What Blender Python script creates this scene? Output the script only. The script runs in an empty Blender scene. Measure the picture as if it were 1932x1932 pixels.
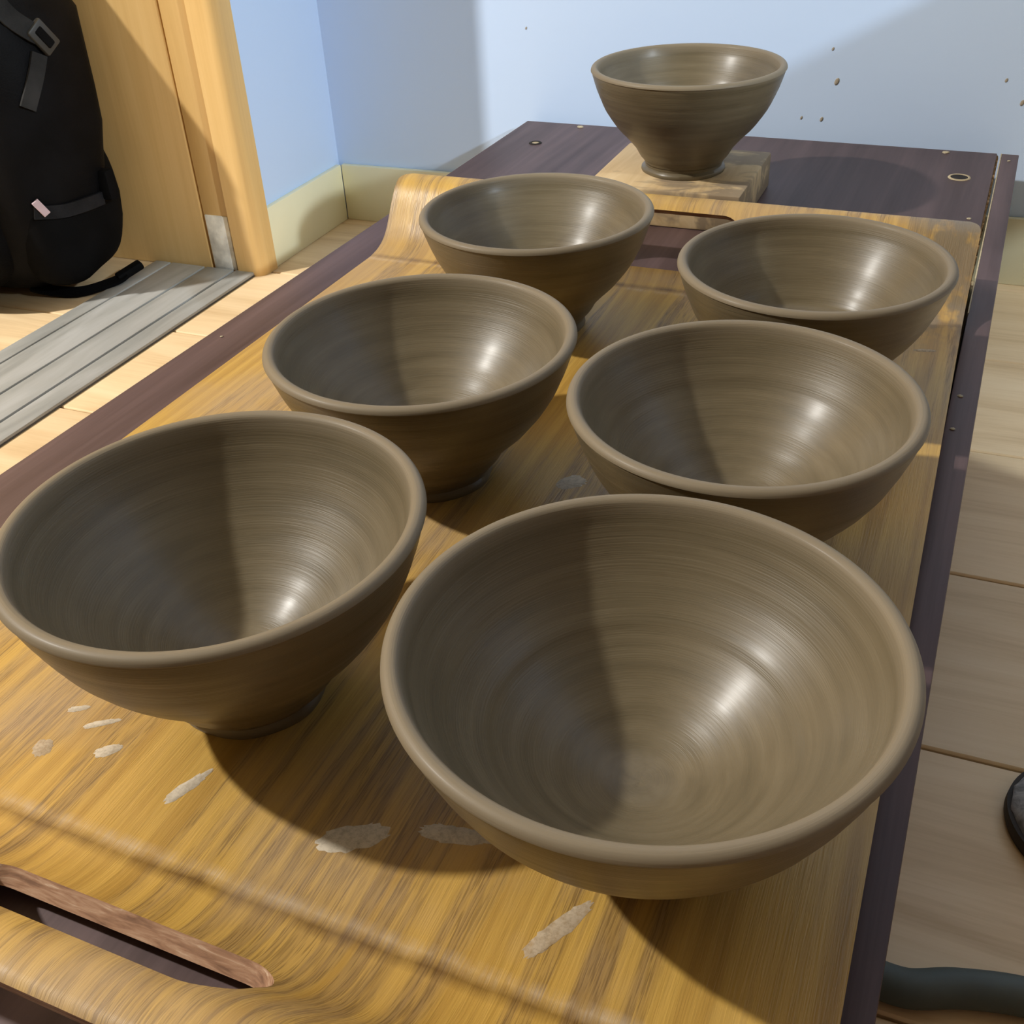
import bpy, bmesh, math, random
from mathutils import Vector, Matrix, noise
S = bpy.context.scene
C = S.collection
PI = math.pi
random.seed(7)

# ------------------------------------------------------------------ camera
def cam_basis(a, b, c):
    return (Matrix.Rotation(a, 3, 'Z') @ Matrix.Rotation(b, 3, 'X') @ Matrix.Rotation(c, 3, 'Y'))
Rm = cam_basis(0.446273827, -0.605401624, 0.0554709335)      # columns: right, forward, up
cam_d = bpy.data.cameras.new('camera'); cam = bpy.data.objects.new('camera', cam_d); C.objects.link(cam)
cam_d.sensor_fit = 'HORIZONTAL'; cam_d.sensor_width = 36.0
cam_d.lens = 36.0 * 1998.5755 / 1932.0
cam_d.clip_start = 0.01
r, f, u = Rm.col[0], Rm.col[1], Rm.col[2]
M = Matrix(((r.x, u.x, -f.x, 0.434841), (r.y, u.y, -f.y, -0.994253), (r.z, u.z, -f.z, 0.280026), (0, 0, 0, 1)))
cam.matrix_world = M
S.camera = cam

# ------------------------------------------------------------------ light, world, exposure
w = bpy.data.worlds.new('world'); S.world = w; w.use_nodes = True
w.node_tree.nodes['Background'].inputs[0].default_value = (1.0, 0.93, 0.80, 1)
w.node_tree.nodes['Background'].inputs[1].default_value = 0.01
def lamp(name, loc, power, col, rad):
    d = bpy.data.lights.new(name, 'POINT'); d.energy = power; d.color = col; d.shadow_soft_size = rad
    o = bpy.data.objects.new(name, d); C.objects.link(o); o.location = loc; return o
lamp('bulb_light', (-1.15, -1.18, 1.42), 184, (1.0, 0.97, 0.91), 0.035)
lamp('far_light', (3.4, -1.47, 1.75), 335, (0.80, 0.91, 1.0), 0.06)
S.view_settings.view_transform = 'Standard'; S.view_settings.look = 'None'
S.view_settings.gamma = 1; S.view_settings.use_curve_mapping = False
S.view_settings.exposure = 0.0

# ------------------------------------------------------------------ helpers
def lin(r, g, b):
    f = lambda c: (c/255/12.92 if c/255 <= .04045 else ((c/255+.055)/1.055)**2.4)
    return (f(r), f(g), f(b), 1)
class NT:
    def __init__(s, name):
        s.m = bpy.data.materials.new(name); s.m.use_nodes = True; s.t = s.m.node_tree; s.n = s.t.nodes
        s.p = s.n['Principled BSDF']
    def add(s, typ, **kw):
        n = s.n.new(typ)
        for k, v in kw.items():
            if k[0] == '_': n.inputs[int(k[1:])].default_value = v
            else: setattr(n, k, v)
        return n
    def ln(s, a, b): s.t.links.new(a, b)
    def coords(s, kind='Object', scale=(1, 1, 1), loc=(0, 0, 0)):
        tc = s.add('ShaderNodeTexCoord'); mp = s.add('ShaderNodeMapping')
        mp.inputs['Scale'].default_value = scale; mp.inputs['Location'].default_value = loc
        s.ln(tc.outputs[kind], mp.inputs[0]); return mp.outputs[0]
    def noise(s, vec, scale=1, detail=3, rough=.5, dist=0):
        n = s.add('ShaderNodeTexNoise'); n.inputs['Scale'].default_value = scale
        n.inputs['Detail'].default_value = detail; n.inputs['Roughness'].default_value = rough
        n.inputs['Distortion'].default_value = dist; s.ln(vec, n.inputs['Vector']); return n.outputs['Fac']
    def ramp(s, fac, stops):
        n = s.add('ShaderNodeValToRGB'); e = n.color_ramp.elements
        while len(e) < len(stops): e.new(.5)
        for q, (p, c) in zip(e, stops):
            q.position = p; q.color = c if len(c) == 4 else (*c, 1)
        s.ln(fac, n.inputs[0]); return n.outputs[0]
    def mix(s, fac, a, b, blend='MIX'):
        n = s.add('ShaderNodeMix', data_type='RGBA', blend_type=blend)
        for v, i in ((fac, 0), (a, 6), (b, 7)):
            if isinstance(v, (int, float)): n.inputs[i].default_value = v
            elif isinstance(v, tuple): n.inputs[i].default_value = v
            else: s.ln(v, n.inputs[i])
        return n.outputs[2]
    def math(s, op, a, b=0.0, c=None):
        n = s.add('ShaderNodeMath', operation=op)
        for i, v in enumerate((a, b, c)):
            if v is None: continue
            if isinstance(v, (int, float)): n.inputs[i].default_value = v
            else: s.ln(v, n.inputs[i])
        return n.outputs[0]
    def bump(s, h, strength=.2, dist=.001):
        n = s.add('ShaderNodeBump'); n.inputs['Strength'].default_value = strength; n.inputs['Distance'].default_value = dist
        s.ln(h, n.inputs['Height']); s.ln(n.outputs[0], s.p.inputs['Normal'])
    def col(s, c):
        if isinstance(c, tuple): s.p.inputs['Base Color'].default_value = c
        else: s.ln(c, s.p.inputs['Base Color'])
    def rough(s, v):
        if isinstance(v, (int, float)): s.p.inputs['Roughness'].default_value = v
        else: s.ln(v, s.p.inputs['Roughness'])
G = lambda v: (v, v, v, 1)

def plain(name, c, rough=.6, nscale=40, amt=.12, bump=.0):
    k = NT(name); v = k.coords(); n = k.noise(v, nscale, 4)
    lo = tuple(x*(1-amt) for x in c[:3])+(1,); hi = tuple(x*(1+amt) for x in c[:3])+(1,)
    k.col(k.ramp(n, [(.3, lo), (.7, hi)])); k.rough(rough)
    if bump: k.bump(k.noise(v, nscale*6, 3), bump, .0005)
    return k.m

def mesh_obj(name, bm, mats, parent=None, smooth=None):
    me = bpy.data.meshes.new(name); bmesh.ops.recalc_face_normals(bm, faces=bm.faces[:]); bm.to_mesh(me); bm.free()
    for m in (mats if isinstance(mats, (list, tuple)) else [mats]): me.materials.append(m)
    if smooth is not None:
        for p in me.polygons: p.use_smooth = True
        me.set_sharp_from_angle(angle=math.radians(smooth))
    o = bpy.data.objects.new(name, me); C.objects.link(o)
    if parent: o.parent = parent
    return o
def tag(o, label=None, cat=None, group=None, kind=None):
    for k, v in (('label', label), ('category', cat), ('group', group), ('kind', kind)):
        if v: o[k] = v
    return o
def empty(name, loc, rz=0):
    o = bpy.data.objects.new(name, None); C.objects.link(o); o.location = loc; o.rotation_euler = (0, 0, rz); o.empty_display_size = .02
    return o
def box(bm, x0, x1, y0, y1, z0, z1, bev=0, seg=2):
    b2 = bmesh.new()
    bmesh.ops.create_cube(b2, size=1)
    for v in b2.verts: v.co = Vector(((x0+x1)/2+v.co.x*(x1-x0), (y0+y1)/2+v.co.y*(y1-y0), (z0+z1)/2+v.co.z*(z1-z0)))
    if bev: bmesh.ops.bevel(b2, geom=b2.edges[:], offset=bev, segments=seg, affect='EDGES', profile=.5)
    me = bpy.data.meshes.new('t'); b2.to_mesh(me); b2.free(); bm.from_mesh(me); bpy.data.meshes.remove(me)
    return bm
def boxo(name, ext, m, parent=None, bev=.0, seg=2):
    return mesh_obj(name, box(bmesh.new(), *ext, bev=bev, seg=seg), m, parent, 40 if bev else None)
def tube(bm, pts, rad, seg=12, closed=False, caps=True):
    n = len(pts); rings = []
    pts = [Vector(p) for p in pts]; up = Vector((0, 0, 1))
    for i, p in enumerate(pts):
        a = pts[(i-1) % n] if (closed or i) else p; b = pts[(i+1) % n] if (closed or i < n-1) else p
        t = (b-a).normalized(); s = t.cross(up)
        if s.length < 1e-3: s = Vector((1, 0, 0))
        s.normalize(); q = s.cross(t)
        rr = rad(i/(n-1)) if callable(rad) else rad
        rings.append([bm.verts.new(p+rr*(math.cos(2*PI*k/seg)*s+math.sin(2*PI*k/seg)*q)) for k in range(seg)])
    for i in range(n if closed else n-1):
        A, B = rings[i], rings[(i+1) % n]
        for k in range(seg): bm.faces.new((A[k], A[(k+1) % seg], B[(k+1) % seg], B[k]))
    if caps and not closed: bm.faces.new(rings[0]); bm.faces.new(rings[-1])
    return bm
def smoothpath(P, n=8):
    P = [Vector(p) for p in P]; out = []
    for i in range(len(P)-1):
        p0, p1, p2, p3 = P[max(i-1, 0)], P[i], P[i+1], P[min(i+2, len(P)-1)]
        for k in range(n):
            t = k/n
            out.append(.5*((2*p1)+(-p0+p2)*t+(2*p0-5*p1+4*p2-p3)*t*t+(-p0+3*p1-3*p2+p3)*t**3))
    out.append(P[-1]); return out
def lathe(bm, prof, seg=128, wob=None):
    rings = []
    for (rr, z) in prof:
        if rr < 1e-6: rings.append([bm.verts.new((0, 0, z))]); continue
        L = []
        for k in range(seg):
            a = 2*PI*k/seg; q = rr*(1+(wob(a, z) if wob else 0))
            L.append(bm.verts.new((q*math.cos(a), q*math.sin(a), z)))
        rings.append(L)
    for A, B in zip(rings, rings[1:]):
        for k in range(seg):
            j = (k+1) % seg
            if len(A) == 1: bm.faces.new((A[0], B[j], B[k]))
            elif len(B) == 1: bm.faces.new((A[k], A[j], B[0]))
            else: bm.faces.new((A[k], A[j], B[j], B[k]))
    return bm
def interp(x, X, Y):
    if x <= X[0]: return Y[0]
    for i in range(len(X)-1):
        if x <= X[i+1]: return Y[i]+(Y[i+1]-Y[i])*(x-X[i])/(X[i+1]-X[i])
    return Y[-1]
def hermite(x, X, Y):        # smooth interpolation through the given points
    n = len(X)
    if x <= X[0]: return Y[0]
    if x >= X[-1]: return Y[-1]
    for i in range(n-1):
        if x <= X[i+1]: break
    h = X[i+1]-X[i]; t = (x-X[i])/h
    m0 = (Y[i+1]-Y[i-1])/(X[i+1]-X[i-1]) if i > 0 else (Y[i+1]-Y[i])/h
    m1 = (Y[i+2]-Y[i])/(X[i+2]-X[i]) if i < n-2 else (Y[i+1]-Y[i])/h
    return (2*t**3-3*t*t+1)*Y[i]+(t**3-2*t*t+t)*h*m0+(-2*t**3+3*t*t)*Y[i+1]+(t**3-t*t)*h*m1

# ------------------------------------------------------------------ materials
def mat_wall(name, c):
    k = NT(name); v = k.coords()
    n = k.noise(v, 3, 4); n2 = k.noise(v, 90, 3)
    base = k.ramp(n, [(.3, tuple(x*.97 for x in c[:3])), (.7, c)])
    k.col(base); k.rough(.85); k.bump(n2, .08, .001); return k.m
M_wall = mat_wall('pale_blue_wall', lin(197, 219, 250))
M_white = mat_wall('ceiling_white', lin(140, 128, 104))
M_dimwall = mat_wall('brown_panel_wall', lin(60, 53, 45))
M_base = plain('cream_baseboard', lin(236, 231, 196), .45, 12, .03)
def mat_wood(name, stops, axis_scale, grain=1.0, rough=.5, bump=.15, fine=(300, 8, 300), ringmix=.5, kind='Object', spec=.5, coat=0):
    k = NT(name); v = k.coords(kind, axis_scale); vf = k.coords(kind, fine)
    n = k.noise(v, 1.0, 5, .6, .6*grain); n2 = k.noise(vf, 1.0, 3, .6, .2)
    oi = k.add('ShaderNodeObjectInfo')
    m = k.math('ADD', k.math('MULTIPLY', n, 1-ringmix*.4), k.math('MULTIPLY', n2, ringmix*.4))
    c = k.ramp(m, stops)
    var = k.math('ADD', k.math('MULTIPLY', oi.outputs['Random'], .14), .93)
    cc = k.mix(1.0, c, var, 'MULTIPLY')
    k.col(cc); k.rough(rough); k.p.inputs['Specular IOR Level'].default_value = spec
    if coat: k.p.inputs['Coat Weight'].default_value = coat; k.p.inputs['Coat Roughness'].default_value = .25
    k.bump(n2, bump, .0006); return k.m
M_floor = mat_wood('pale_floor_wood', [(.32, lin(205, 174, 130)), (.5, lin(226, 198, 156)), (.68, lin(236, 211, 172))],
                   (3, 26, 26), 1.4, .45, .08, (14, 420, 420))
M_floorgap = plain('floor_joint', lin(70, 55, 35), .9)
M_jamb = mat_wood('door_frame_wood', [(.3, lin(203, 163, 102)), (.5, lin(219, 181, 118)), (.7, lin(229, 193, 132))],
                  (30, 30, 1.3), .6, .4, .05, (420, 420, 5), .4)
M_sill = mat_wood('grey_sill', [(.3, lin(136, 136, 132)), (.5, lin(166, 166, 162)), (.7, lin(184, 184, 182))],
                  (40, 5, 40), 1, .45, .05, (200, 14, 200), .4)
M_groove = plain('dark_groove', lin(88, 86, 82), .7)
M_plate = plain('white_guide', lin(240, 238, 228), .5, 90, .25)
M_dark = mat_wood('dark_laminate', [(.3, lin(68, 51, 49)), (.5, lin(86, 68, 67)), (.7, lin(103, 83, 82))],
                  (60, 3, 60), .5, .5, .04, (500, 7, 500), .5, 'Object', .25)
M_chip = plain('particle_board', lin(128, 100, 66), .95, 500, .5, .6)
M_hole = plain('hole_dark', lin(30, 24, 20), .9)
M_pale = plain('pale_dowel', lin(176, 160, 128), .7, 300, .2)
M_speck = plain('dried_clay_speck', lin(170, 158, 132), .9, 300, .2)
M_wspeck = plain('wall_speck', lin(158, 148, 132), .9, 300, .2)
M_block = None
def mat_block():
    k = NT('pine_block'); v = k.coords('Object', (60, 6, 60)); n = k.noise(v, 1, 4, .6, .6)
    c = k.ramp(n, [(.3, lin(180, 152, 110)), (.55, lin(202, 176, 134)), (.75, lin(212, 190, 152))])
    st = k.noise(k.coords('Object', (22, 40, 22), (3.3, 1.2, 0)), 1, 4, .6, .8)
    sx = k.add('ShaderNodeSeparateXYZ'); k.ln(k.coords('Object', (1, 1, 1)), sx.inputs[0])
    mk = k.ramp(k.math('ADD', st, k.math('MULTIPLY', sx.outputs[0], 3.2)), [(.52, G(0)), (.64, G(1))])
    c2 = k.mix(k.math('MULTIPLY', mk, .75), c, lin(122, 108, 92))
    k.col(c2); k.rough(.8); k.bump(n, .2, .0006); return k.m
M_block = mat_block()

def mat_clay():
    k = NT('leather_hard_clay')
    tc = k.add('ShaderNodeTexCoord'); sep = k.add('ShaderNodeSeparateXYZ'); k.ln(tc.outputs['Object'], sep.inputs[0])
    x, y, z = sep.outputs
    rr = k.math('SQRT', k.math('ADD', k.math('MULTIPLY', x, x), k.math('MULTIPLY', y, y)))
    oi = k.add('ShaderNodeObjectInfo'); rnd = oi.outputs['Random']
    th = k.math('ARCTAN2', y, x)
    cth, sth = k.math('COSINE', th), k.math('SINE', th)
    def ring(fr, fz, fa, off=0.0):
        cv = k.add('ShaderNodeCombineXYZ')
        k.ln(k.math('ADD', k.math('ADD', k.math('MULTIPLY', rr, fr), k.math('MULTIPLY', z, fz)), k.math('MULTIPLY', rnd, 37.0)), cv.inputs[2])
        k.ln(k.math('MULTIPLY', cth, fa), cv.inputs[0]); k.ln(k.math('MULTIPLY', sth, fa), cv.inputs[1]); return cv.outputs[0]
    broad = k.noise(ring(120, 160, .9), 1, 3, .55, .3)
    fine = k.noise(ring(1250, 1250, 1.1), 1, 3, .6)
    cloud = k.noise(k.coords('Object', (1, 1, 1)), 28, 3)
    c = k.ramp(k.math('ADD', k.math('MULTIPLY', broad, .7), k.math('MULTIPLY', cloud, .3)),
               [(.32, lin(90, 80, 60)), (.5, lin(100, 89, 68)), (.68, lin(109, 98, 77))])
    att = k.add('ShaderNodeAttribute', attribute_name='dry'); 
    c2 = k.mix(att.outputs['Fac'], c, lin(126, 114, 94))
    k.col(c2)
    k.rough(k.math('ADD', k.math('ADD', k.math('MULTIPLY', fine, .2), .34), k.math('MULTIPLY', att.outputs['Fac'], .22)))
    k.ln(k.math('MULTIPLY', k.math('SUBTRACT', 1.0, att.outputs['Fac']), .24), k.p.inputs['Coat Weight']); k.p.inputs['Specular IOR Level'].default_value = .34
    k.p.inputs['Coat Weight'].default_value = .22; k.p.inputs['Coat Roughness'].default_value = .27; k.p.inputs['Coat IOR'].default_value = 1.45
    h = k.math('ADD', k.math('MULTIPLY', broad, .36), k.math('MULTIPLY', fine, .95))
    k.bump(h, .3, .0005); return k.m
M_clay = mat_clay()

def mat_tray(edge=False):
    k = NT('oak_ply_edge' if edge else 'varnished_oak_ply')
    if edge:
        v = k.coords('Object', (70, 300, 700)); n = k.noise(v, 1, 4, .6, .4)
        c = k.ramp(n, [(.32, lin(112, 78, 54)), (.48, lin(146, 108, 80)), (.6, lin(166, 132, 104)), (.72, lin(196, 172, 148))])
        k.col(c); k.rough(.75); k.bump(n, .3, .0005); return k.m
    tc = k.add('ShaderNodeTexCoord'); uv = tc.outputs['UV']
    def mp(sc, loc=(0, 0, 0)):
        m = k.add('ShaderNodeMapping'); m.inputs['Scale'].default_value = sc; m.inputs['Location'].default_value = loc
        k.ln(uv, m.inputs[0]); return m.outputs[0]
    wide = k.noise(mp((46, 2.0, 1), (1.7, .4, 0)), 1, 2, .5, .9)            # growth bands
    band = k.noise(mp((120, 3.0, 1)), 1, 3, .6, .5)
    pore = k.noise(mp((1500, 62, 1)), 1, 2, .6, .15)
    pore2 = k.noise(mp((420, 14, 1), (4, 0, 0)), 1, 3, .7, .3)
    mixv = k.math('ADD', k.math('MULTIPLY', wide, .35), k.math('MULTIPLY', band, .65))
    c = k.ramp(mixv, [(.30, lin(150, 114, 52)), (.42, lin(174, 136, 64)), (.50, lin(188, 150, 73)), (.58, lin(195, 156, 78)), (.72, lin(182, 146, 80))])
    bandm = k.ramp(wide, [(.49, G(0)), (.555, G(1)), (.62, G(.8)), (.70, G(.1))])
    fib = k.noise(mp((260, 6, 1), (3, 5, 0)), 1, 3, .6, .3)
    c = k.mix(k.math('MULTIPLY', bandm, k.ramp(fib, [(.38, G(.15)), (.60, G(.8))])), c, lin(142, 114, 74))
    pm = k.math('MULTIPLY', k.ramp(pore, [(.50, G(0)), (.60, G(1))]), k.math('ADD', k.math('MULTIPLY', bandm, .46), .06))
    c = k.mix(pm, c, lin(84, 58, 26))
    pm2 = k.math('MULTIPLY', k.ramp(pore2, [(.52, G(0)), (.66, G(1))]), k.math('ADD', k.math('MULTIPLY', bandm, .34), .10))
    c = k.mix(pm2, c, lin(118, 90, 54))
    # worn pale film of dried clay beside the two bends, dark line in the bends
    sep = k.add('ShaderNodeSeparateXYZ'); k.ln(uv, sep.inputs[0]); v = sep.outputs[1]
    wob = k.math('MULTIPLY', k.math('SUBTRACT', k.noise(mp((30, 8, 1)), 1, 3), .5), .0035)
    av = k.math('ADD', k.math('ABSOLUTE', v), wob)
    film = k.ramp(av, [(.0, G(0)), (.2305, G(0)), (.2355, G(1)), (.2375, G(0))])
    dry = k.noise(mp((60, 40, 1), (9, 2, 0)), 1, 4, .7)
    c = k.mix(k.math('MULTIPLY', film, k.math('MULTIPLY', k.ramp(dry, [(.42, G(.08)), (.62, G(.8))]), k.ramp(pore, [(.36, G(.35)), (.56, G(1))]))), c, lin(196, 176, 150))
    line = k.ramp(av, [(.2362, G(0)), (.2380, G(1)), (.2405, G(0))])
    c = k.mix(k.math('MULTIPLY', line, k.ramp(dry, [(.35, G(.95)), (.65, G(.35))])), c, lin(84, 54, 20))
    # grey clay smear on the far right corner and dusty patches between the bowls
    u_ = sep.outputs[0]
    cm = k.math('MULTIPLY', k.ramp(u_, [(.145, G(0)), (.172, G(1))]), k.ramp(v, [(.19, G(0)), (.235, G(1))]))
    sm = k.ramp(k.noise(mp((45, 30, 1), (2, 7, 0)), 1, 4, .6), [(.38, G(.1)), (.5, G(1))])
    c = k.mix(k.math('MULTIPLY', k.math('MULTIPLY', cm, sm), .95), c, lin(118, 104, 82))
    dust = k.ramp(k.noise(mp((9, 7, 1), (5, 3, 0)), 1, 4, .6), [(.50, G(0)), (.66, G(1))])
    c = k.mix(k.math('MULTIPLY', dust, .45), c, lin(164, 142, 116))
    k.col(c)
    k.rough(k.math('ADD', k.math('MULTIPLY', k.math('MAXIMUM', dust, film), .25), k.math('ADD', k.math('MULTIPLY', pore, .2), .3)))
    k.bump(k.math('SUBTRACT', 0.0, pore), .35, .0005); return k.m
M_tray, M_trayedge = mat_tray(), mat_tray(True)
def mat_slip(name, c, a0, a1):
    k = NT(name); v = k.coords(); n = k.noise(v, 420, 4, .7); k.col(c); k.rough(.85)
    k.ln(k.ramp(n, [(.3, G(a0)), (.6, G(a1))]), k.p.inputs['Alpha']); return k.m
M_slip = mat_slip('dried_slip', lin(198, 186, 166), .6, 1.0)
M_slip2 = mat_slip('thin_slip', lin(192, 174, 148), .35, .85)

def mat_fabric(name, c, sc=900, rough=.8, mott=0):
    k = NT(name); v = k.coords(); n = k.noise(v, sc, 2); n1 = k.noise(v, 30, 4)
    lo = tuple(x*.55 for x in c[:3])+(1,); hi = tuple(min(1, x*1.5) for x in c[:3])+(1,)
    if mott:
        n1 = k.noise(v, mott, 4, .65, 1.2); lo = tuple(x*.42 for x in c[:3])+(1,)
    k.col(k.ramp(n1, [(.3, lo), (.7, hi)])); k.rough(rough)
    k.bump(k.math('ADD', k.math('MULTIPLY', n, .5), n1), .4, .0015); k.p.inputs['Specular IOR Level'].default_value = .1; return k.m
M_bag = mat_fabric('black_nylon', lin(9, 9, 11), 700, .62)
M_bag2 = mat_fabric('black_mesh', lin(8, 8, 9), 900, .8)
M_web = mat_fabric('grey_webbing', lin(42, 42, 42), 900, .7)
M_web2 = mat_fabric('dark_webbing', lin(30, 30, 32), 900, .6)
M_buckle = plain('grey_plastic', lin(48, 48, 46), .5)
M_tag = plain('pink_white_tag', lin(196, 172, 178), .6)
M_felt = mat_fabric('mottled_grey_felt', lin(226, 230, 232), 500, .9, 120)
M_sole = plain('dark_sole', lin(44, 36, 28), .7)
M_hose = plain('grey_green_hose', lin(78, 86, 82), .6, 60, .15)

# ------------------------------------------------------------------ the room (a frame of its own, turned a little against the cabinet)
RZ = math.radians(1.7); RO = Vector((-0.224, -0.003, 0)); FZ = -0.121
def rm(o): o.location = (RO.x, RO.y, 0); o.rotation_euler = (0, 0, RZ); return o
def struct(name, ext, m, bev=0): return tag(rm(boxo(name, ext, m, None, bev)), kind='structure')
floor = struct('floor', (-2.4, 4.2, -2.8, .02, FZ-.03, FZ-.004), M_floorgap)
v = -.605+.148*5
pl = 0
while v > -2.8:
    o = boxo('plank', (-2.4, 4.2, v-.148+.0007, min(v-.0007, .02), FZ-.012, FZ), M_floor, floor, .0012, 1)
    v -= .148
wb = struct('wall_back', (-.1, 4.2, .006, .06, FZ, 2.3), M_wall)
wl = struct('wall_left', (-.06, -.006, -.15, .006, FZ, 2.3), M_wall)
struct('wall_right', (4.2, 4.26, -2.8, .06, FZ, 2.3), M_dimwall)
struct('wall_front', (-2.4, 4.2, -2.86, -2.8, FZ, 2.3), M_dimwall)
struct('wall_far_left', (-2.46, -2.4, -2.8, -.09, FZ, 2.3), M_dimwall)
struct('ceiling', (-2.46, 4.26, -2.86, .06, 2.3, 2.36), M_white)
struct('wall_above_door', (-2.4, -.006, -.172, -.09, 1.75, 2.3), M_white)
bb = struct('baseboard_back', (0, 4.2, 0.0, .006, FZ, FZ+.061), M_base, .001)
bl = struct('baseboard_left', (-.006, 0, -.152, .0, FZ, FZ+.061), M_base, .001)
# door frame
door = boxo('door_1', (-2.4, -.0622, -.172, -.09, FZ, 1.75), M_jamb, None, .0015); rm(door); tag(door, kind='structure')
boxo('jamb_strip', (-.0600, -.0300, -.1712, -.10, FZ, 1.75), M_jamb, door, .001)
boxo('joint_back', (-.063, -.027, -.164, -.11, FZ, 1.75), M_jamb, door)
jb = bmesh.new(); box(jb, -.0278, .002, -.1755, -.150, FZ, 1.75)
ed = [e for e in jb.edges if abs(e.verts[0].co.z-e.verts[1].co.z) > .5 and e.verts[0].co.y < -.17]
bmesh.ops.bevel(jb, geom=[e for e in ed if e.verts[0].co.x > 0], offset=.011, segments=6, affect='EDGES', profile=.5)
mesh_obj('jamb_post', jb, M_jamb, door, 30)
tag(boxo('guide_plate', (-.0585, -.0315, -.1724, -.170, FZ+.002, FZ+.058), M_plate, door, .001), 'white guide plate at the foot of the groove')
tr = struct('trim_1', (-.132, -.009, -2.7, -.172, FZ, FZ+.0012), M_groove)
for a, b in ((-.131, -.1125), (-.1105, -.0700), (-.0675, -.0345), (-.0318, -.0095)):
    boxo('sill_strip', (a, b, -2.7, -.174, FZ+.0005, FZ+.004), M_sill, tr, .0012, 2)
# clay specks on the wall
for (x, z, s) in ((.2912, .0469, 1.6), (.2818, .0142, 1.1), (.2639, .0145, .8), (.4282, .0536, .9), (.444, .0363, 1.3), (.2847, .0736, .8), (-.0019, .0831, .7)):
    bm = bmesh.new(); bmesh.ops.create_icosphere(bm, subdivisions=2, radius=.0012*s)
    for q in bm.verts: q.co.y *= .3; q.co.z *= 1.7
    o = mesh_obj('clay_speck', bm, M_wspeck, wb, 60); o.location = ((x-RO.x)/math.cos(RZ), .0058, z); o.rotation_euler = (0, .35, 0)

# ------------------------------------------------------------------ low cabinet
tb = empty('low_cabinet', (0, 0, FZ)); tag(tb, 'low dark brown laminate cabinet standing on the floor along the wall', 'cabinet')
def T(name, x0, x1, y0, y1, z0, z1, m, bev=.0008):
    o = boxo(name, (x0, x1, y0, y1, z0-FZ, z1-FZ), m, tb, bev); return o
top = T('top_panel', 0, .4330, -1.30, 0, -.018, 0, M_dark)
side = T('side_panel', .4362, .45, -1.30, 0, FZ, 0, M_dark)
T('side_panel', .002, .017, -1.298, -.002, FZ, -.018, M_dark)
T('back_panel', .017, .433, -.014, -.004, FZ, -.018, M_dark)
T('back_panel', .017, .433, -1.296, -1.284, FZ, -.018, M_dark)
T('base_panel', .017, .433, -1.28, -.016, FZ+.012, FZ+.026, M_dark)
def P3(name, bm, m, p=None, loc=(0, 0, 0), sm=40):
    o = mesh_obj(name, bm, m, p or tb, sm); o.location = (loc[0], loc[1], loc[2]-(FZ if (p or tb) is tb else 0)); return o
# crumbly particle board showing at the far end of the joint
bm = bmesh.new()
pv = []
for i in range(90):
    y = -.302+i*.302/89
    a = random.uniform(.4322, .4334); b = random.uniform(.4338, .4346); z = random.uniform(-.0022, -.0004)
    pv.append([bm.verts.new((a, y, z-.006)), bm.verts.new((a, y, z)), bm.verts.new((b, y, z-random.uniform(.0, .0012))), bm.verts.new((b, y, z-.006))])
for A, B in zip(pv, pv[1:]):
    for k in range(3): bm.faces.new((A[k], B[k], B[k+1], A[k+1]))
tag(P3('particle_edge', bm, M_chip, sm=None), 'crumbling bare chipboard edge')
bm = box(bmesh.new(), .4358, .4367, -.34, -.001, -.003, .0003, .0002, 1)
tag(P3('edge_strip', bm, M_pale, sm=40), 'pale worn edge strip')
# holes, plugs and chips in the laminate
def plug(x, y, ro, ri, name, m1, m2=None):
    bm = bmesh.new(); lathe(bm, [(ri, .0002), (ri+.0003, .0007), (ro, .0007), (ro+.0006, .00005)], 32)
    o = P3(name, bm, m1, None, (x, y, 0), 50)
    bm = bmesh.new(); lathe(bm, [(0, .0003), (ri+.0004, .0003)], 32)
    q = mesh_obj('hole', bm, m2 or M_hole, o)
    return o
plug(.4089, -.0745, .0082, .0066, 'hole_rim', M_pale)
o = plug(.038, -.0705, .0056, .0032, 'screw_cap', M_hole, M_pale)
for (x, y, s) in ((.0597, -.0097, 1.7), (.3928, -.0085, 1.6), (.4236, -.1704, .9), (.4409, -.4494, .8), (.4402, -.486, .7), (.0105, -.515, .55), (.443, -.02, .7)):
    bm = bmesh.new(); bmesh.ops.create_icosphere(bm, subdivisions=2, radius=.0019*s)
    for q in bm.verts:
        q.co *= 1+.35*noise.noise(q.co*900+Vector((x*90, y*70, 0))); q.co.z *= .3
    P3('clay_crumb', bm, M_speck, None, (x, y, .0003), 60)

# ------------------------------------------------------------------ bent plywood tray
tray = empty('serving_tray', (.2417, -.615, .0005), math.radians(.86))
tag(tray, 'bent plywood tray of honey coloured oak with slotted ends holding six raw bowls', 'tray')
F = .2365; TH = .006; HWID = .1963
D = [0, .011, .0206, .0276, .0375, .0440, .0500, .057, .0635]
ZP = [.006, .0078, .0119, .0186, .0324, .0405, .0450, .0468, .0466]
end = [(d, hermite(d, D, ZP)) for d in [i*.0635/36 for i in range(37)]]
prof = [(-F-d, z) for d, z in reversed(end)] + [(-F+i*2*F/40, .006) for i in range(1, 40)] + [(F+d, z) for d, z in end]
arcs = [0]
for a, b in zip(prof, prof[1:]): arcs.append(arcs[-1]+math.hypot(b[0]-a[0], b[1]-a[1]))
mid = arcs[-1]/2; arcs = [a-mid for a in arcs]
def pnorm(i):
    a = prof[max(i-1, 0)]; b = prof[min(i+1, len(prof)-1)]; t = Vector((b[0]-a[0], b[1]-a[1])).normalized(); return Vector((-t.y, t.x))
bm = bmesh.new(); rows = []; NX = 24
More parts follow.
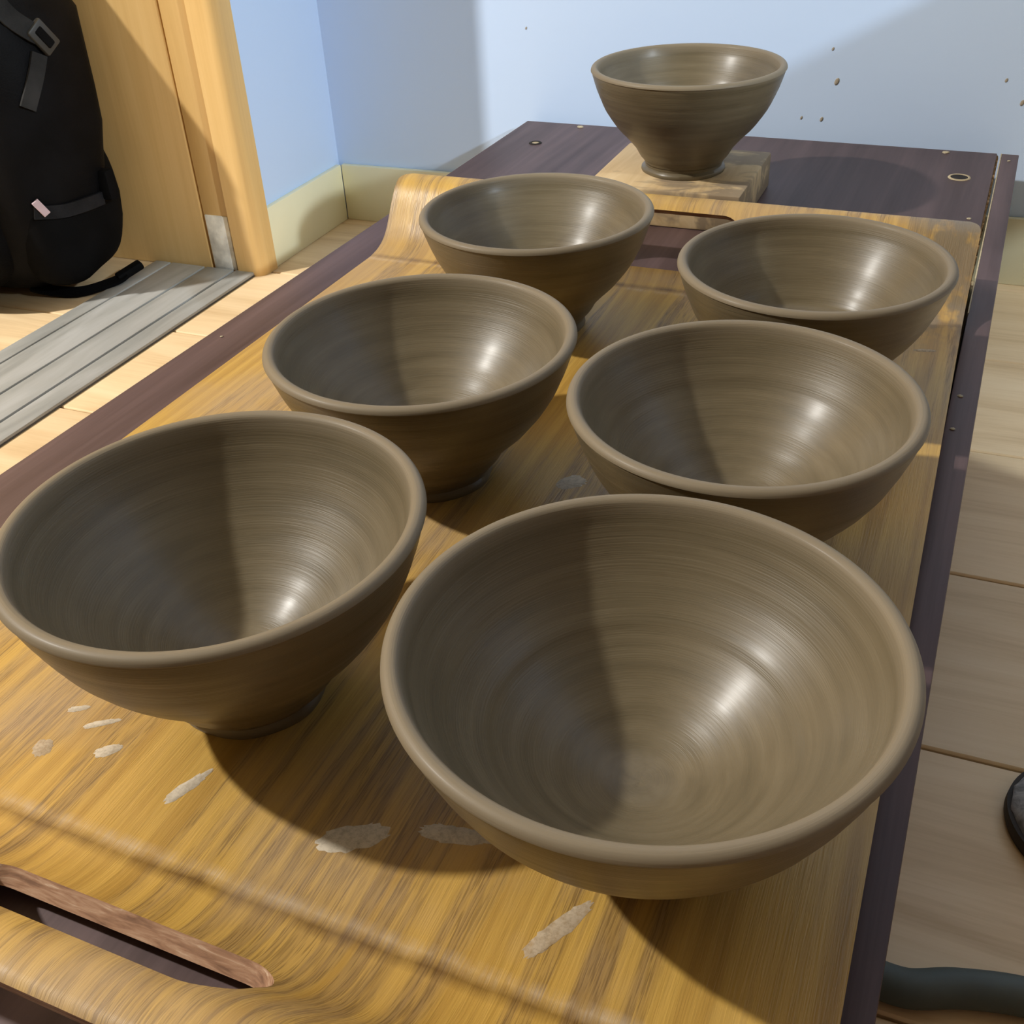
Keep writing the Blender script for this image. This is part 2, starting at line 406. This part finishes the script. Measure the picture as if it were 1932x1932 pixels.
for i, (y, z) in enumerate(prof):
    n = pnorm(i); t = min(mid-abs(arcs[i]), .014); hw = HWID
    if t < .014: hw -= .014-math.sqrt(max(.014**2-(.014-t)**2, 0))
    edge = .0012 if i in (0, len(prof)-1) else 0
    topr = [bm.verts.new((-hw+2*hw*k/NX, y-n.x*edge, z-n.y*edge)) for k in range(NX+1)]
    bot = [bm.verts.new((-hw+2*hw*k/NX, y-n.x*(TH-edge), max(z-n.y*(TH-edge), .0))) for k in range(NX+1)]
    rows.append((topr, bot))
for (t0, b0), (t1, b1) in zip(rows, rows[1:]):
    for k in range(NX):
        bm.faces.new((t0[k], t0[k+1], t1[k+1], t1[k])); bm.faces.new((b0[k], b1[k], b1[k+1], b0[k+1]))
    bm.faces.new((t0[0], t1[0], b1[0], b0[0])); bm.faces.new((t0[-1], b0[-1], b1[-1], t1[-1]))
for (t0, b0) in (rows[0], rows[-1]):
    for k in range(NX): bm.faces.new((t0[k], b0[k], b0[k+1], t0[k+1]))
body = mesh_obj('tray_sheet', bm, [M_tray, M_trayedge], tray)
cutters = []
for sgn in (1, -1):      # the hand slots: a stadium pushed through the sloping end, square to it
    a = Vector((0, sgn*(F+.0206), .0119)); b = Vector((0, sgn*(F+.0460), .0420)); t = (b-a).normalized(); n = Vector((1, 0, 0)).cross(t)
    L = (b-a).length; cc = (a+b)/2; hwid = .0560; bmc = bmesh.new(); ring0, ring1 = [], []
    pts = []
    rc = .0135
    for (sx, sy, a0) in ((1, 1, 0), (-1, 1, 90), (-1, -1, 180), (1, -1, 270)):
        for q in range(9):
            an = math.radians(a0+q*90/8); pts.append((sx*(hwid-rc)+rc*math.cos(an), sy*(L/2-rc)+rc*math.sin(an)))
    for px, py in pts:
        # outer side of the slot bows a little
        p = cc+Vector((px, 0, 0))+t*py
        ring0.append(bmc.verts.new(p-n*.03)); ring1.append(bmc.verts.new(p+n*.03))
    m_ = len(pts)
    for k in range(m_): bmc.faces.new((ring0[k], ring0[(k+1) % m_], ring1[(k+1) % m_], ring1[k]))
    bmc.faces.new(ring0); bmc.faces.new(ring1)
    co = mesh_obj('cutter', bmc, M_trayedge); co.parent = tray
    md = body.modifiers.new('slot', 'BOOLEAN'); md.object = co; md.operation = 'DIFFERENCE'; md.solver = 'EXACT'; cutters.append(co)
bpy.context.view_layer.update()
dg = bpy.context.evaluated_depsgraph_get()
me = bpy.data.meshes.new_from_object(body.evaluated_get(dg)); body.modifiers.clear(); body.data = me; me.name = 'tray_sheet'
for co in cutters: bpy.data.objects.remove(co)
me.materials.clear(); me.materials.append(M_tray); me.materials.append(M_trayedge)
def near_arc(y, z):
    best = (1e9, 0, 0)
    for i, (py, pz) in enumerate(prof):
        d = (py-y)**2+(pz-z)**2
        if d < best[0]: best = (d, arcs[i], i)
    i = best[2]; n = pnorm(i); t = Vector((n.y, -n.x))
    return arcs[i]+(Vector((y, z))-Vector(prof[i])).dot(t), i
uvl = me.uv_layers.new(name='UVMap') if not me.uv_layers else me.uv_layers[0]
cache = {}
for vtx in me.vertices: cache[vtx.index] = near_arc(vtx.co.y, vtx.co.z)
for p in me.polygons:
    i = cache[p.vertices[0]][1]; n = pnorm(i); nn = Vector((0, n.x, n.y))
    p.material_index = 0 if abs(p.normal.dot(nn)) > .6 else 1
    p.use_smooth = True
    for li, vi in zip(p.loop_indices, p.vertices): uvl.data[li].uv = (me.vertices[vi].co.x, cache[vi][0])
me.set_sharp_from_angle(angle=math.radians(35))
# smears of dried slip on the tray: thin, with ragged outlines; given in world x, y
ct, st_ = math.cos(-math.radians(.86)), math.sin(-math.radians(.86))
def smear(p0, p1, wd, m, seed, taper=.5, z=.006):
    rnd = random.Random(seed)
    a, b = Vector((*p0, 0)), Vector((*p1, 0)); d = b-a; Ls = d.length; d.normalize(); s = Vector((-d.y, d.x, 0))
    bm = bmesh.new(); ring = []; N = 44
    for k in range(N):
        an = 2*PI*k/N; q = math.cos(an)*(1+.0*rnd.random()); w_ = (1-taper*(.5-.5*math.cos(an))) if taper else 1
        p = a+d*(Ls/2*(1+math.copysign(abs(q)**.8, q)))+s*(wd/2*math.sin(an)*w_*(1+rnd.uniform(-.13, .13)))
        p += d*rnd.uniform(-.16, .16)*min(wd, Ls*.3)
        ring.append(p)
    def loc(p, zz):
        q = p-Vector((.2417, -.615, 0)); return Vector((q.x*ct-q.y*st_, q.x*st_+q.y*ct, zz))
    cen = sum(ring, Vector())/N
    v0 = [bm.verts.new(loc(p, z+.00002)) for p in ring]; v1 = [bm.verts.new(loc(cen+(p-cen)*.96, z+.00009)) for p in ring]
    for k in range(N): bm.faces.new((v0[k], v0[(k+1) % N], v1[(k+1) % N], v1[k]))
    bm.faces.new(v1); return mesh_obj('clay_smear', bm, m, tray, 60)
for i, (a, b, wd, m, tp) in enumerate((
        ((.2302, -.8140), (.2236, -.8318), .0065, M_slip, .6), ((.2995, -.8140), (.2805, -.8275), .0110, M_slip, .2),
        ((.3320, -.8050), (.3080, -.8105), .0080, M_slip, .3), ((.3680, -.8150), (.3560, -.8385), .0062, M_slip2, .1),
        ((.1700, -.8265), (.1640, -.8300), .0085, M_slip2, .1), ((.1935, -.8170), (.1865, -.8240), .0060, M_slip, .4),
        ((.1840, -.8070), (.1735, -.8150), .0035, M_slip, .3), ((.1690, -.8060), (.1620, -.8105), .0035, M_slip, .4),
        ((.2690, -.5560), (.2780, -.5420), .0110, M_slip2, .2), ((.2760, -.6120), (.2850, -.6000), .0120, M_slip, .3),
        ((.4240, -.4120), (.4120, -.4150), .0040, M_slip2, .2))):
    smear(a, b, wd, m, 40+i, tp)

# ------------------------------------------------------------------ block under the last bowl
blk = boxo('wood_block', (-.0585, .0585, -.0565, .0565, 0, .027), M_block, None, .0014, 2)
blk.location = (.2120, -.1935, 0.0002); blk.rotation_euler = (0, 0, math.radians(1.2))
tag(blk, 'clay stained pale pine block on the dark cabinet under the smallest footed bowl', 'block')

# ------------------------------------------------------------------ bowls
OH = [0, .05, .11, .16, .24, .33, .44, .61, .80, .92, 1.0]
OR = [.415, .405, .430, .475, .525, .610, .722, .848, .938, .98, 1.0]
def bowl(name, loc, R, Hh, foot, label, seed, steps=(), flare=1.0, oh=None, orr=None, knee=False, rip=.00009):
    rnd = random.Random(seed); ph = rnd.uniform(0, 6)
    oh = oh or OH; orr = list(orr or OR); fr = foot/R
    orr[0] = fr; orr[1] = fr*.97
    wob = lambda a, z: .004*math.sin(2*a+ph)*(z/Hh)
    rt = .0028
    hf = .085                                   # top of the foot, as a share of the height
    body = []
    n = 64
    ripf = [rnd.uniform(34, 60), rnd.uniform(80, 120)]; rp = [rnd.uniform(0, 6), rnd.uniform(0, 6)]
    for i in range(n+1):                        # outside, upwards
        h = hf+(.965-hf)*i/n; z = h*Hh
        q = hermite(h, oh, orr)*R+rip*(math.sin(ripf[0]*h+rp[0])*.6+math.sin(ripf[1]*h+rp[1])*.35)*min(1, 6*(1-h))
        body.append((q, z))
    ro = R-rt; zc = Hh-rt
    for i in range(1, 12):                      # the rounded lip
        a = -.25+(PI+.35)*i/12; body.append((ro+rt*math.cos(a), zc+rt*math.sin(a)))
    if knee:
        IH = [0, .008, .034, .105, .170, .195, .236, .340, .548, .75, .917, .985]; IR = [0, .16, .32, .50, .60, .62, .64, .70, .80, .90, .97, .99]; z0 = .024
    else:
        IH = [0, .024, .09, .205, .272, .408, .598, .77, .93, .985]; IR = [0, .16, .30, .45, .52, .65, .80, .90, .97, .99]; z0 = .0165
    Ri = R-2*rt
    ins = []
    for i in range(n):
        # sample evenly along the wall, from the lip to the centre
        q = 1-(i+1)/n
        # invert IR -> height
        h = hermite(q*.985, IR, IH)
        rr = q*.985*Ri/.99; z = z0+h*(Hh-z0-rt)
        z += rip*.55*math.sin(46*q+rp[1])*min(1, 4*q)*min(1, 5*(1-q))
        for (qs, hs) in steps:
            z += hs*(1/(1+math.exp(-(q-qs)*170)))*math.exp(-max(0, q-qs)*7)
        ins.append((max(rr, 0), z))
    body += ins
    bm = bmesh.new(); lathe(bm, body, 128, wob)
    # under side closing disc
    lo = [vv for vv in bm.verts][:128]; bm.faces.new(lo)
    o = mesh_obj(name, bm, M_clay, None, 75); o.location = loc
    a = o.data.attributes.new('dry', 'FLOAT', 'POINT')
    for vv in o.data.vertices:
        rr = math.hypot(vv.co.x, vv.co.y); t = (vv.co.z-(Hh-.0045))/.0025
        a.data[vv.index].value = max(0, min(1, t))*.75
    o.rotation_euler = (0, 0, rnd.uniform(0, 6))
    tag(o, label, 'bowl', 'raw clay bowls')
    bm = bmesh.new(); f2 = foot*flare
    lathe(bm, [(f2*.78, .0022), (f2*.80, 0), (f2*.985, 0), (f2, .0012), (f2*.99, .0028), (fr*R*.965, .0042), (hermite(hf, oh, orr)*R-.0002, hf*Hh+.0003), (hermite(hf, oh, orr)*R-.003, hf*Hh+.0003)], 96,
          lambda a, z: .012*math.sin(3*a+ph)*(1 if z < .003 else .2)+.008*math.sin(7*a))
    mesh_obj('foot_ring', bm, M_clay, o, 50)
    return o
TZ = .0066
B = [('B1', .371, -.7796, .0740, .082, 'raw clay bowl nearest the camera, at the front right of the tray', [(.67, .0007), (.85, .0004)]),
     ('B2', .2201, -.7748, .0710, .085, 'raw clay bowl at the front left of the tray, cut by the left picture edge', []),
     ('B3', .2144, -.6179, .0701, .079, 'raw clay bowl in the middle of the left row on the tray', []),
     ('B4', .3622, -.6285, .0692, .080, 'raw clay bowl in the middle of the right row on the tray', [(.84, .0006)]),
     ('B5', .1990, -.4475, .0671, .078, 'raw clay bowl at the far left of the tray, below the block', []),
     ('B6', .3617, -.4803, .0668, .079, 'raw clay bowl at the far right of the tray beside the smeared corner', [])]
for i, (k, x, y, R, Z, lab, stp) in enumerate(B):
    bowl('clay_bowl', (x, y, TZ), R, Z-TZ, R*(.385 if k == 'B2' else .41), lab, 11+i, stp, knee=k in ('B5', 'B6'))
bowl('clay_bowl', (.2144, -.1943, .0274), .0711, .1035-.0274, .0300, 'small footed raw clay bowl standing alone on the pine block by the wall', 31, [(.8, .0007)], 1.06, knee=True)

# ------------------------------------------------------------------ backpack in the doorway
bp = empty('backpack', (-.485, -.262, FZ)); tag(bp, 'black backpack standing on the floor in the doorway against the wooden frame', 'backpack')
def softbox(hx, hy, h, ex=3.2, ez=3.0, nu=48, nv=28, lean=0, taper=.0, t0=.25, fold=.0, seed=0, base=0.0):
    bm = bmesh.new(); rings = []
    sp = lambda c, e: math.copysign(abs(c)**(2/e), c)
    for j in range(nv+1):
        ph = -PI/2+PI*j/nv; cz = sp(math.sin(ph), ez); cr = sp(math.cos(ph), ez)
        z = h/2*(1+cz); L = []
        for i in range(nu):
            th = 2*PI*i/nu; k = max(.1, 1-taper*max(0, z/h-t0))
            x = hx*cr*sp(math.cos(th), ex)*k; y = hy*cr*sp(math.sin(th), ex)*k+lean*z
            p = Vector((x, y, z)); nz = noise.noise(Vector((x*14+seed, y*14, z*9)))*fold+noise.noise(Vector((x*35+seed, y*35, z*26)))*fold*.45
            d = Vector((x, y-lean*z, (z-h/2)*.5)); 
            if d.length > 1e-6: p += d.normalized()*nz
            p.z = max(p.z, base); L.append(bm.verts.new(p))
        rings.append(L)
    for A, Bq in zip(rings, rings[1:]):
        for i in range(nu): bm.faces.new((A[i], A[(i+1) % nu], Bq[(i+1) % nu], Bq[i]))
    bm.faces.new(rings[0]); bm.faces.new(rings[-1])
    bmesh.ops.remove_doubles(bm, verts=bm.verts[:], dist=1e-5); return bm
mesh_obj('bag_body', softbox(.150, .080, .50, 3.0, 3.6, 56, 36, .02, 2.1, .50, .008, 1), M_bag, bp, 80)
o = mesh_obj('front_pocket', softbox(.118, .046, .215, 3.0, 3.2, 48, 24, .05, .12, .25, .006, 5), M_bag, bp, 80); o.location = (-.012, -.062, .012)
o = mesh_obj('side_pocket', softbox(.026, .058, .130, 2.6, 3.2, 32, 18, .0, -.1, .25, .005, 9), M_bag2, bp, 80); o.location = (.112, .006, .016)
def strap(pts, wd, th, m, name, parent, N=(0, -.45, 1)):
    P = smoothpath(pts, 8); bm = bmesh.new(); rows = []
    for i, p in enumerate(P):
        t = (P[min(i+1, len(P)-1)]-P[max(i-1, 0)]).normalized(); s = t.cross(Vector(N)); s.normalize(); n = s.cross(t)
        rows.append([bm.verts.new(p+s*a*wd/2+n*b*th/2) for a, b in ((-1, -1), (1, -1), (1, 1), (-1, 1))])
    for A, Bq in zip(rows, rows[1:]):
        for k in range(4): bm.faces.new((A[k], A[(k+1) % 4], Bq[(k+1) % 4], Bq[k]))
    bm.faces.new(rows[0]); bm.faces.new(rows[-1]); return mesh_obj(name, bm, m, parent, 50)
NS = (.96, -.25, 0)
strap([(.1385, -.034, .276), (.1470, -.029, .258), (.1535, -.016, .244), (.1545, -.006, .238)], .016, .003, M_web, 'compression_strap', bp, NS)
o = boxo('buckle', (-.003, .003, -.009, .009, -.013, .013), M_buckle, bp, .002, 2); o.location = (.1560, -.0075, .238); o.rotation_euler = (.6, 0, -.2)
boxo('buckle_slot', (.0015, .0042, -.004, .004, -.009, .009), M_bag2, o, .001, 1)
strap([(.1535, -.014, .226), (.1520, -.023, .210), (.1470, -.037, .186)], .014, .0025, M_web, 'compression_strap', bp, NS)
strap([(.1300, -.049, .097), (.1400, -.026, .092), (.1435, .000, .090), (.1410, .026, .088)], .012, .003, M_web2, 'pocket_hem', bp, NS)
tagp = boxo('fabric_tag', (-.0012, .0012, -.0035, .0035, -.008, .008), M_tag, bp, .0005, 1); tagp.location = (.1355, -.0445, .1005); tagp.rotation_euler = (.5, 0, -.55)
tag(tagp, 'small pinkish white tag')
strap([(.075, -.03, .012), (.095, -.022, .006), (.120, -.012, .005), (.140, .014, .008), (.146, .024, .012)], .012, .003, M_bag2, 'hanging_strap', bp)
o = boxo('buckle', (-.006, .006, -.014, .014, -.004, .004), M_bag2, bp, .002, 2); o.location = (.146, .030, .013); o.rotation_euler = (.3, 0, -.5)
o = boxo('buckle', (-.008, .008, -.006, .006, -.014, .014), M_bag2, bp, .002, 2); o.location = (.1445, .031, .100)
bm = tube(bmesh.new(), [(.035+.024*math.cos(2*PI*k/28), -.087+.028*math.sin(2*PI*k/28), .0035) for k in range(28)], .003, 8, True)
mesh_obj('cord_loop', bm, M_bag2, bp, 60)

# ------------------------------------------------------------------ slipper and hose on the right
sl = empty('slipper', (.495, -.613, FZ), math.radians(-3)); tag(sl, 'grey mottled slipper with dark sole lying on the floor at the right edge', 'slipper')
def sole_w(t):     # half width along the slipper, toe at t = 0
    if t < .22: return .0445*math.sqrt(max(1-(1-t/.22)**2, 0))
    if t > .90: return .034*math.sqrt(max(1-((t-.90)/.10)**2, 0))
    return hermite(t, [.22, .34, .5, .7, .90], [.0445, .0455, .040, .034, .034])
def slip_outline(scale=1.0, n=60, off=0):
    L = .262; pts = []
    ts = [.5-.5*math.cos(PI*i/n) for i in range(n+1)]
    up = [(off+t*(L-2*off), sole_w(t)*scale) for t in ts]
    return up+[(x, -y) for x, y in reversed(up[1:-1])]
bm = bmesh.new(); o1 = slip_outline(); a0 = [bm.verts.new((x+.001, y*.97, 0)) for x, y in o1]; a1 = [bm.verts.new((x, y, .003)) for x, y in o1]; a2 = [bm.verts.new((x+.0005, y*.99, .008)) for x, y in o1]
for A, Bq in ((a0, a1), (a1, a2)):
    for k in range(len(A)): bm.faces.new((A[k], A[(k+1) % len(A)], Bq[(k+1) % len(A)], Bq[k]))
bm.faces.new(a0); bm.faces.new(a2); mesh_obj('sole', bm, M_sole, sl, 40)
bm = bmesh.new(); rows = []
for i in range(25):
    t = (i/24)**1.5*.62; x = .0025+t*.262; w_ = max(sole_w(max(t, .003))*.96, .003); hgt = hermite(t, [0, .03, .08, .15, .3, .62], [.003, .011, .021, .030, .042, .062])
    rows.append([bm.verts.new((x+.010*math.sin(PI*q/20)*min(1, t*12), w_*math.cos(PI*q/20), 0.0078+hgt*max(math.sin(PI*q/20), 0)**.7)) for q in range(21)])
for A, Bq in zip(rows, rows[1:]):
    for k in range(20): bm.faces.new((A[k], A[k+1], Bq[k+1], Bq[k]))
bm.faces.new(rows[0])
bmesh.ops.solidify(bm, geom=bm.faces[:], thickness=-.004)
mesh_obj('upper', bm, M_felt, sl, 70)
bm = tube(bmesh.new(), smoothpath([(.4512, -.7265, FZ+.0078), (.466, -.7262, FZ+.0078), (.485, -.7185, FZ+.0078), (.512, -.7130, FZ+.0078), (.55, -.716, FZ+.0078), (.62, -.75, FZ+.0078), (.72, -.755, FZ+.0078)], 10), .0076, 16)
hz = mesh_obj('water_hose', bm, M_hose, None, 60); tag(hz, 'thick grey green hose lying on the floor beside the cabinet', 'hose')

# ------------------------------------------------------------------ unseen furniture added at the right to block the far lamp
def furniture(name, label, cat, x0, x1, y0, y1, h, nd, leg=0):
    t = empty(name, ((x0+x1)/2, (y0+y1)/2, FZ)); tag(t, label, cat)
    hx, hy = (x1-x0)/2, (y1-y0)/2
    boxo('carcass', (-hx, hx, -hy, hy, leg, h-.02), M_dark, t, .002, 1); boxo('top_board', (-hx-.004, hx, -hy-.002, hy+.002, h-.02, h), M_dark, t, .002, 1)
    for lx in (-hx+.03, hx-.06):
        for ly in (-hy, hy-.03):
            if leg: boxo('leg', (lx, lx+.03, ly, ly+.03, 0, leg), M_dark, t, .002, 1)
    for i in range(nd):
        a = -hy+2*hy*i/nd+.004; b = -hy+2*hy*(i+1)/nd-.004
        d = boxo('door', (-hx-.014, -hx, a, b, leg+.03, h-.03), M_dark, t, .002, 1)
        boxo('handle', (-hx-.026, -hx-.014, b-.03, b-.018, (h+leg)*.5, (h+leg)*.5+.05), M_buckle, d, .003, 1)
ws = empty('lamp_blocker_shelf', (.86, .012, .27)); tag(ws, 'dark shelf board fixed low on the back wall right of the cabinet', 'shelf')  # added out of view; its long edge shapes the diagonal shadow on the wall
boxo('blocker_shelf_board', (-.16, .16, -.437, 0, 0, .031), M_dark, ws, .002, 1)
for bx in (-.10, .10):
    boxo('bracket', (bx-.008, bx+.008, -.12, .006, -.03, 0), M_dark, ws, .002, 1)
pb = boxo('lamp_blocker_board', (-.012, .012, -.1475, .1475, 0, .505), M_dark, None, .002, 1); pb.location = (.86, -.6125, FZ)  # made-up board out of view, keeps the far lamp off bowls and floor
tag(pb, 'added unseen dark upright board that blocks the far lamp', 'board')
furniture('lamp_blocker_cupboard', 'added unseen dark two door cupboard that blocks the far lamp', 'cupboard', .84, 1.22, -1.75, -.755, .75, 2)  # invented cupboard out of view, placed to shade the front bowls from the far lamp
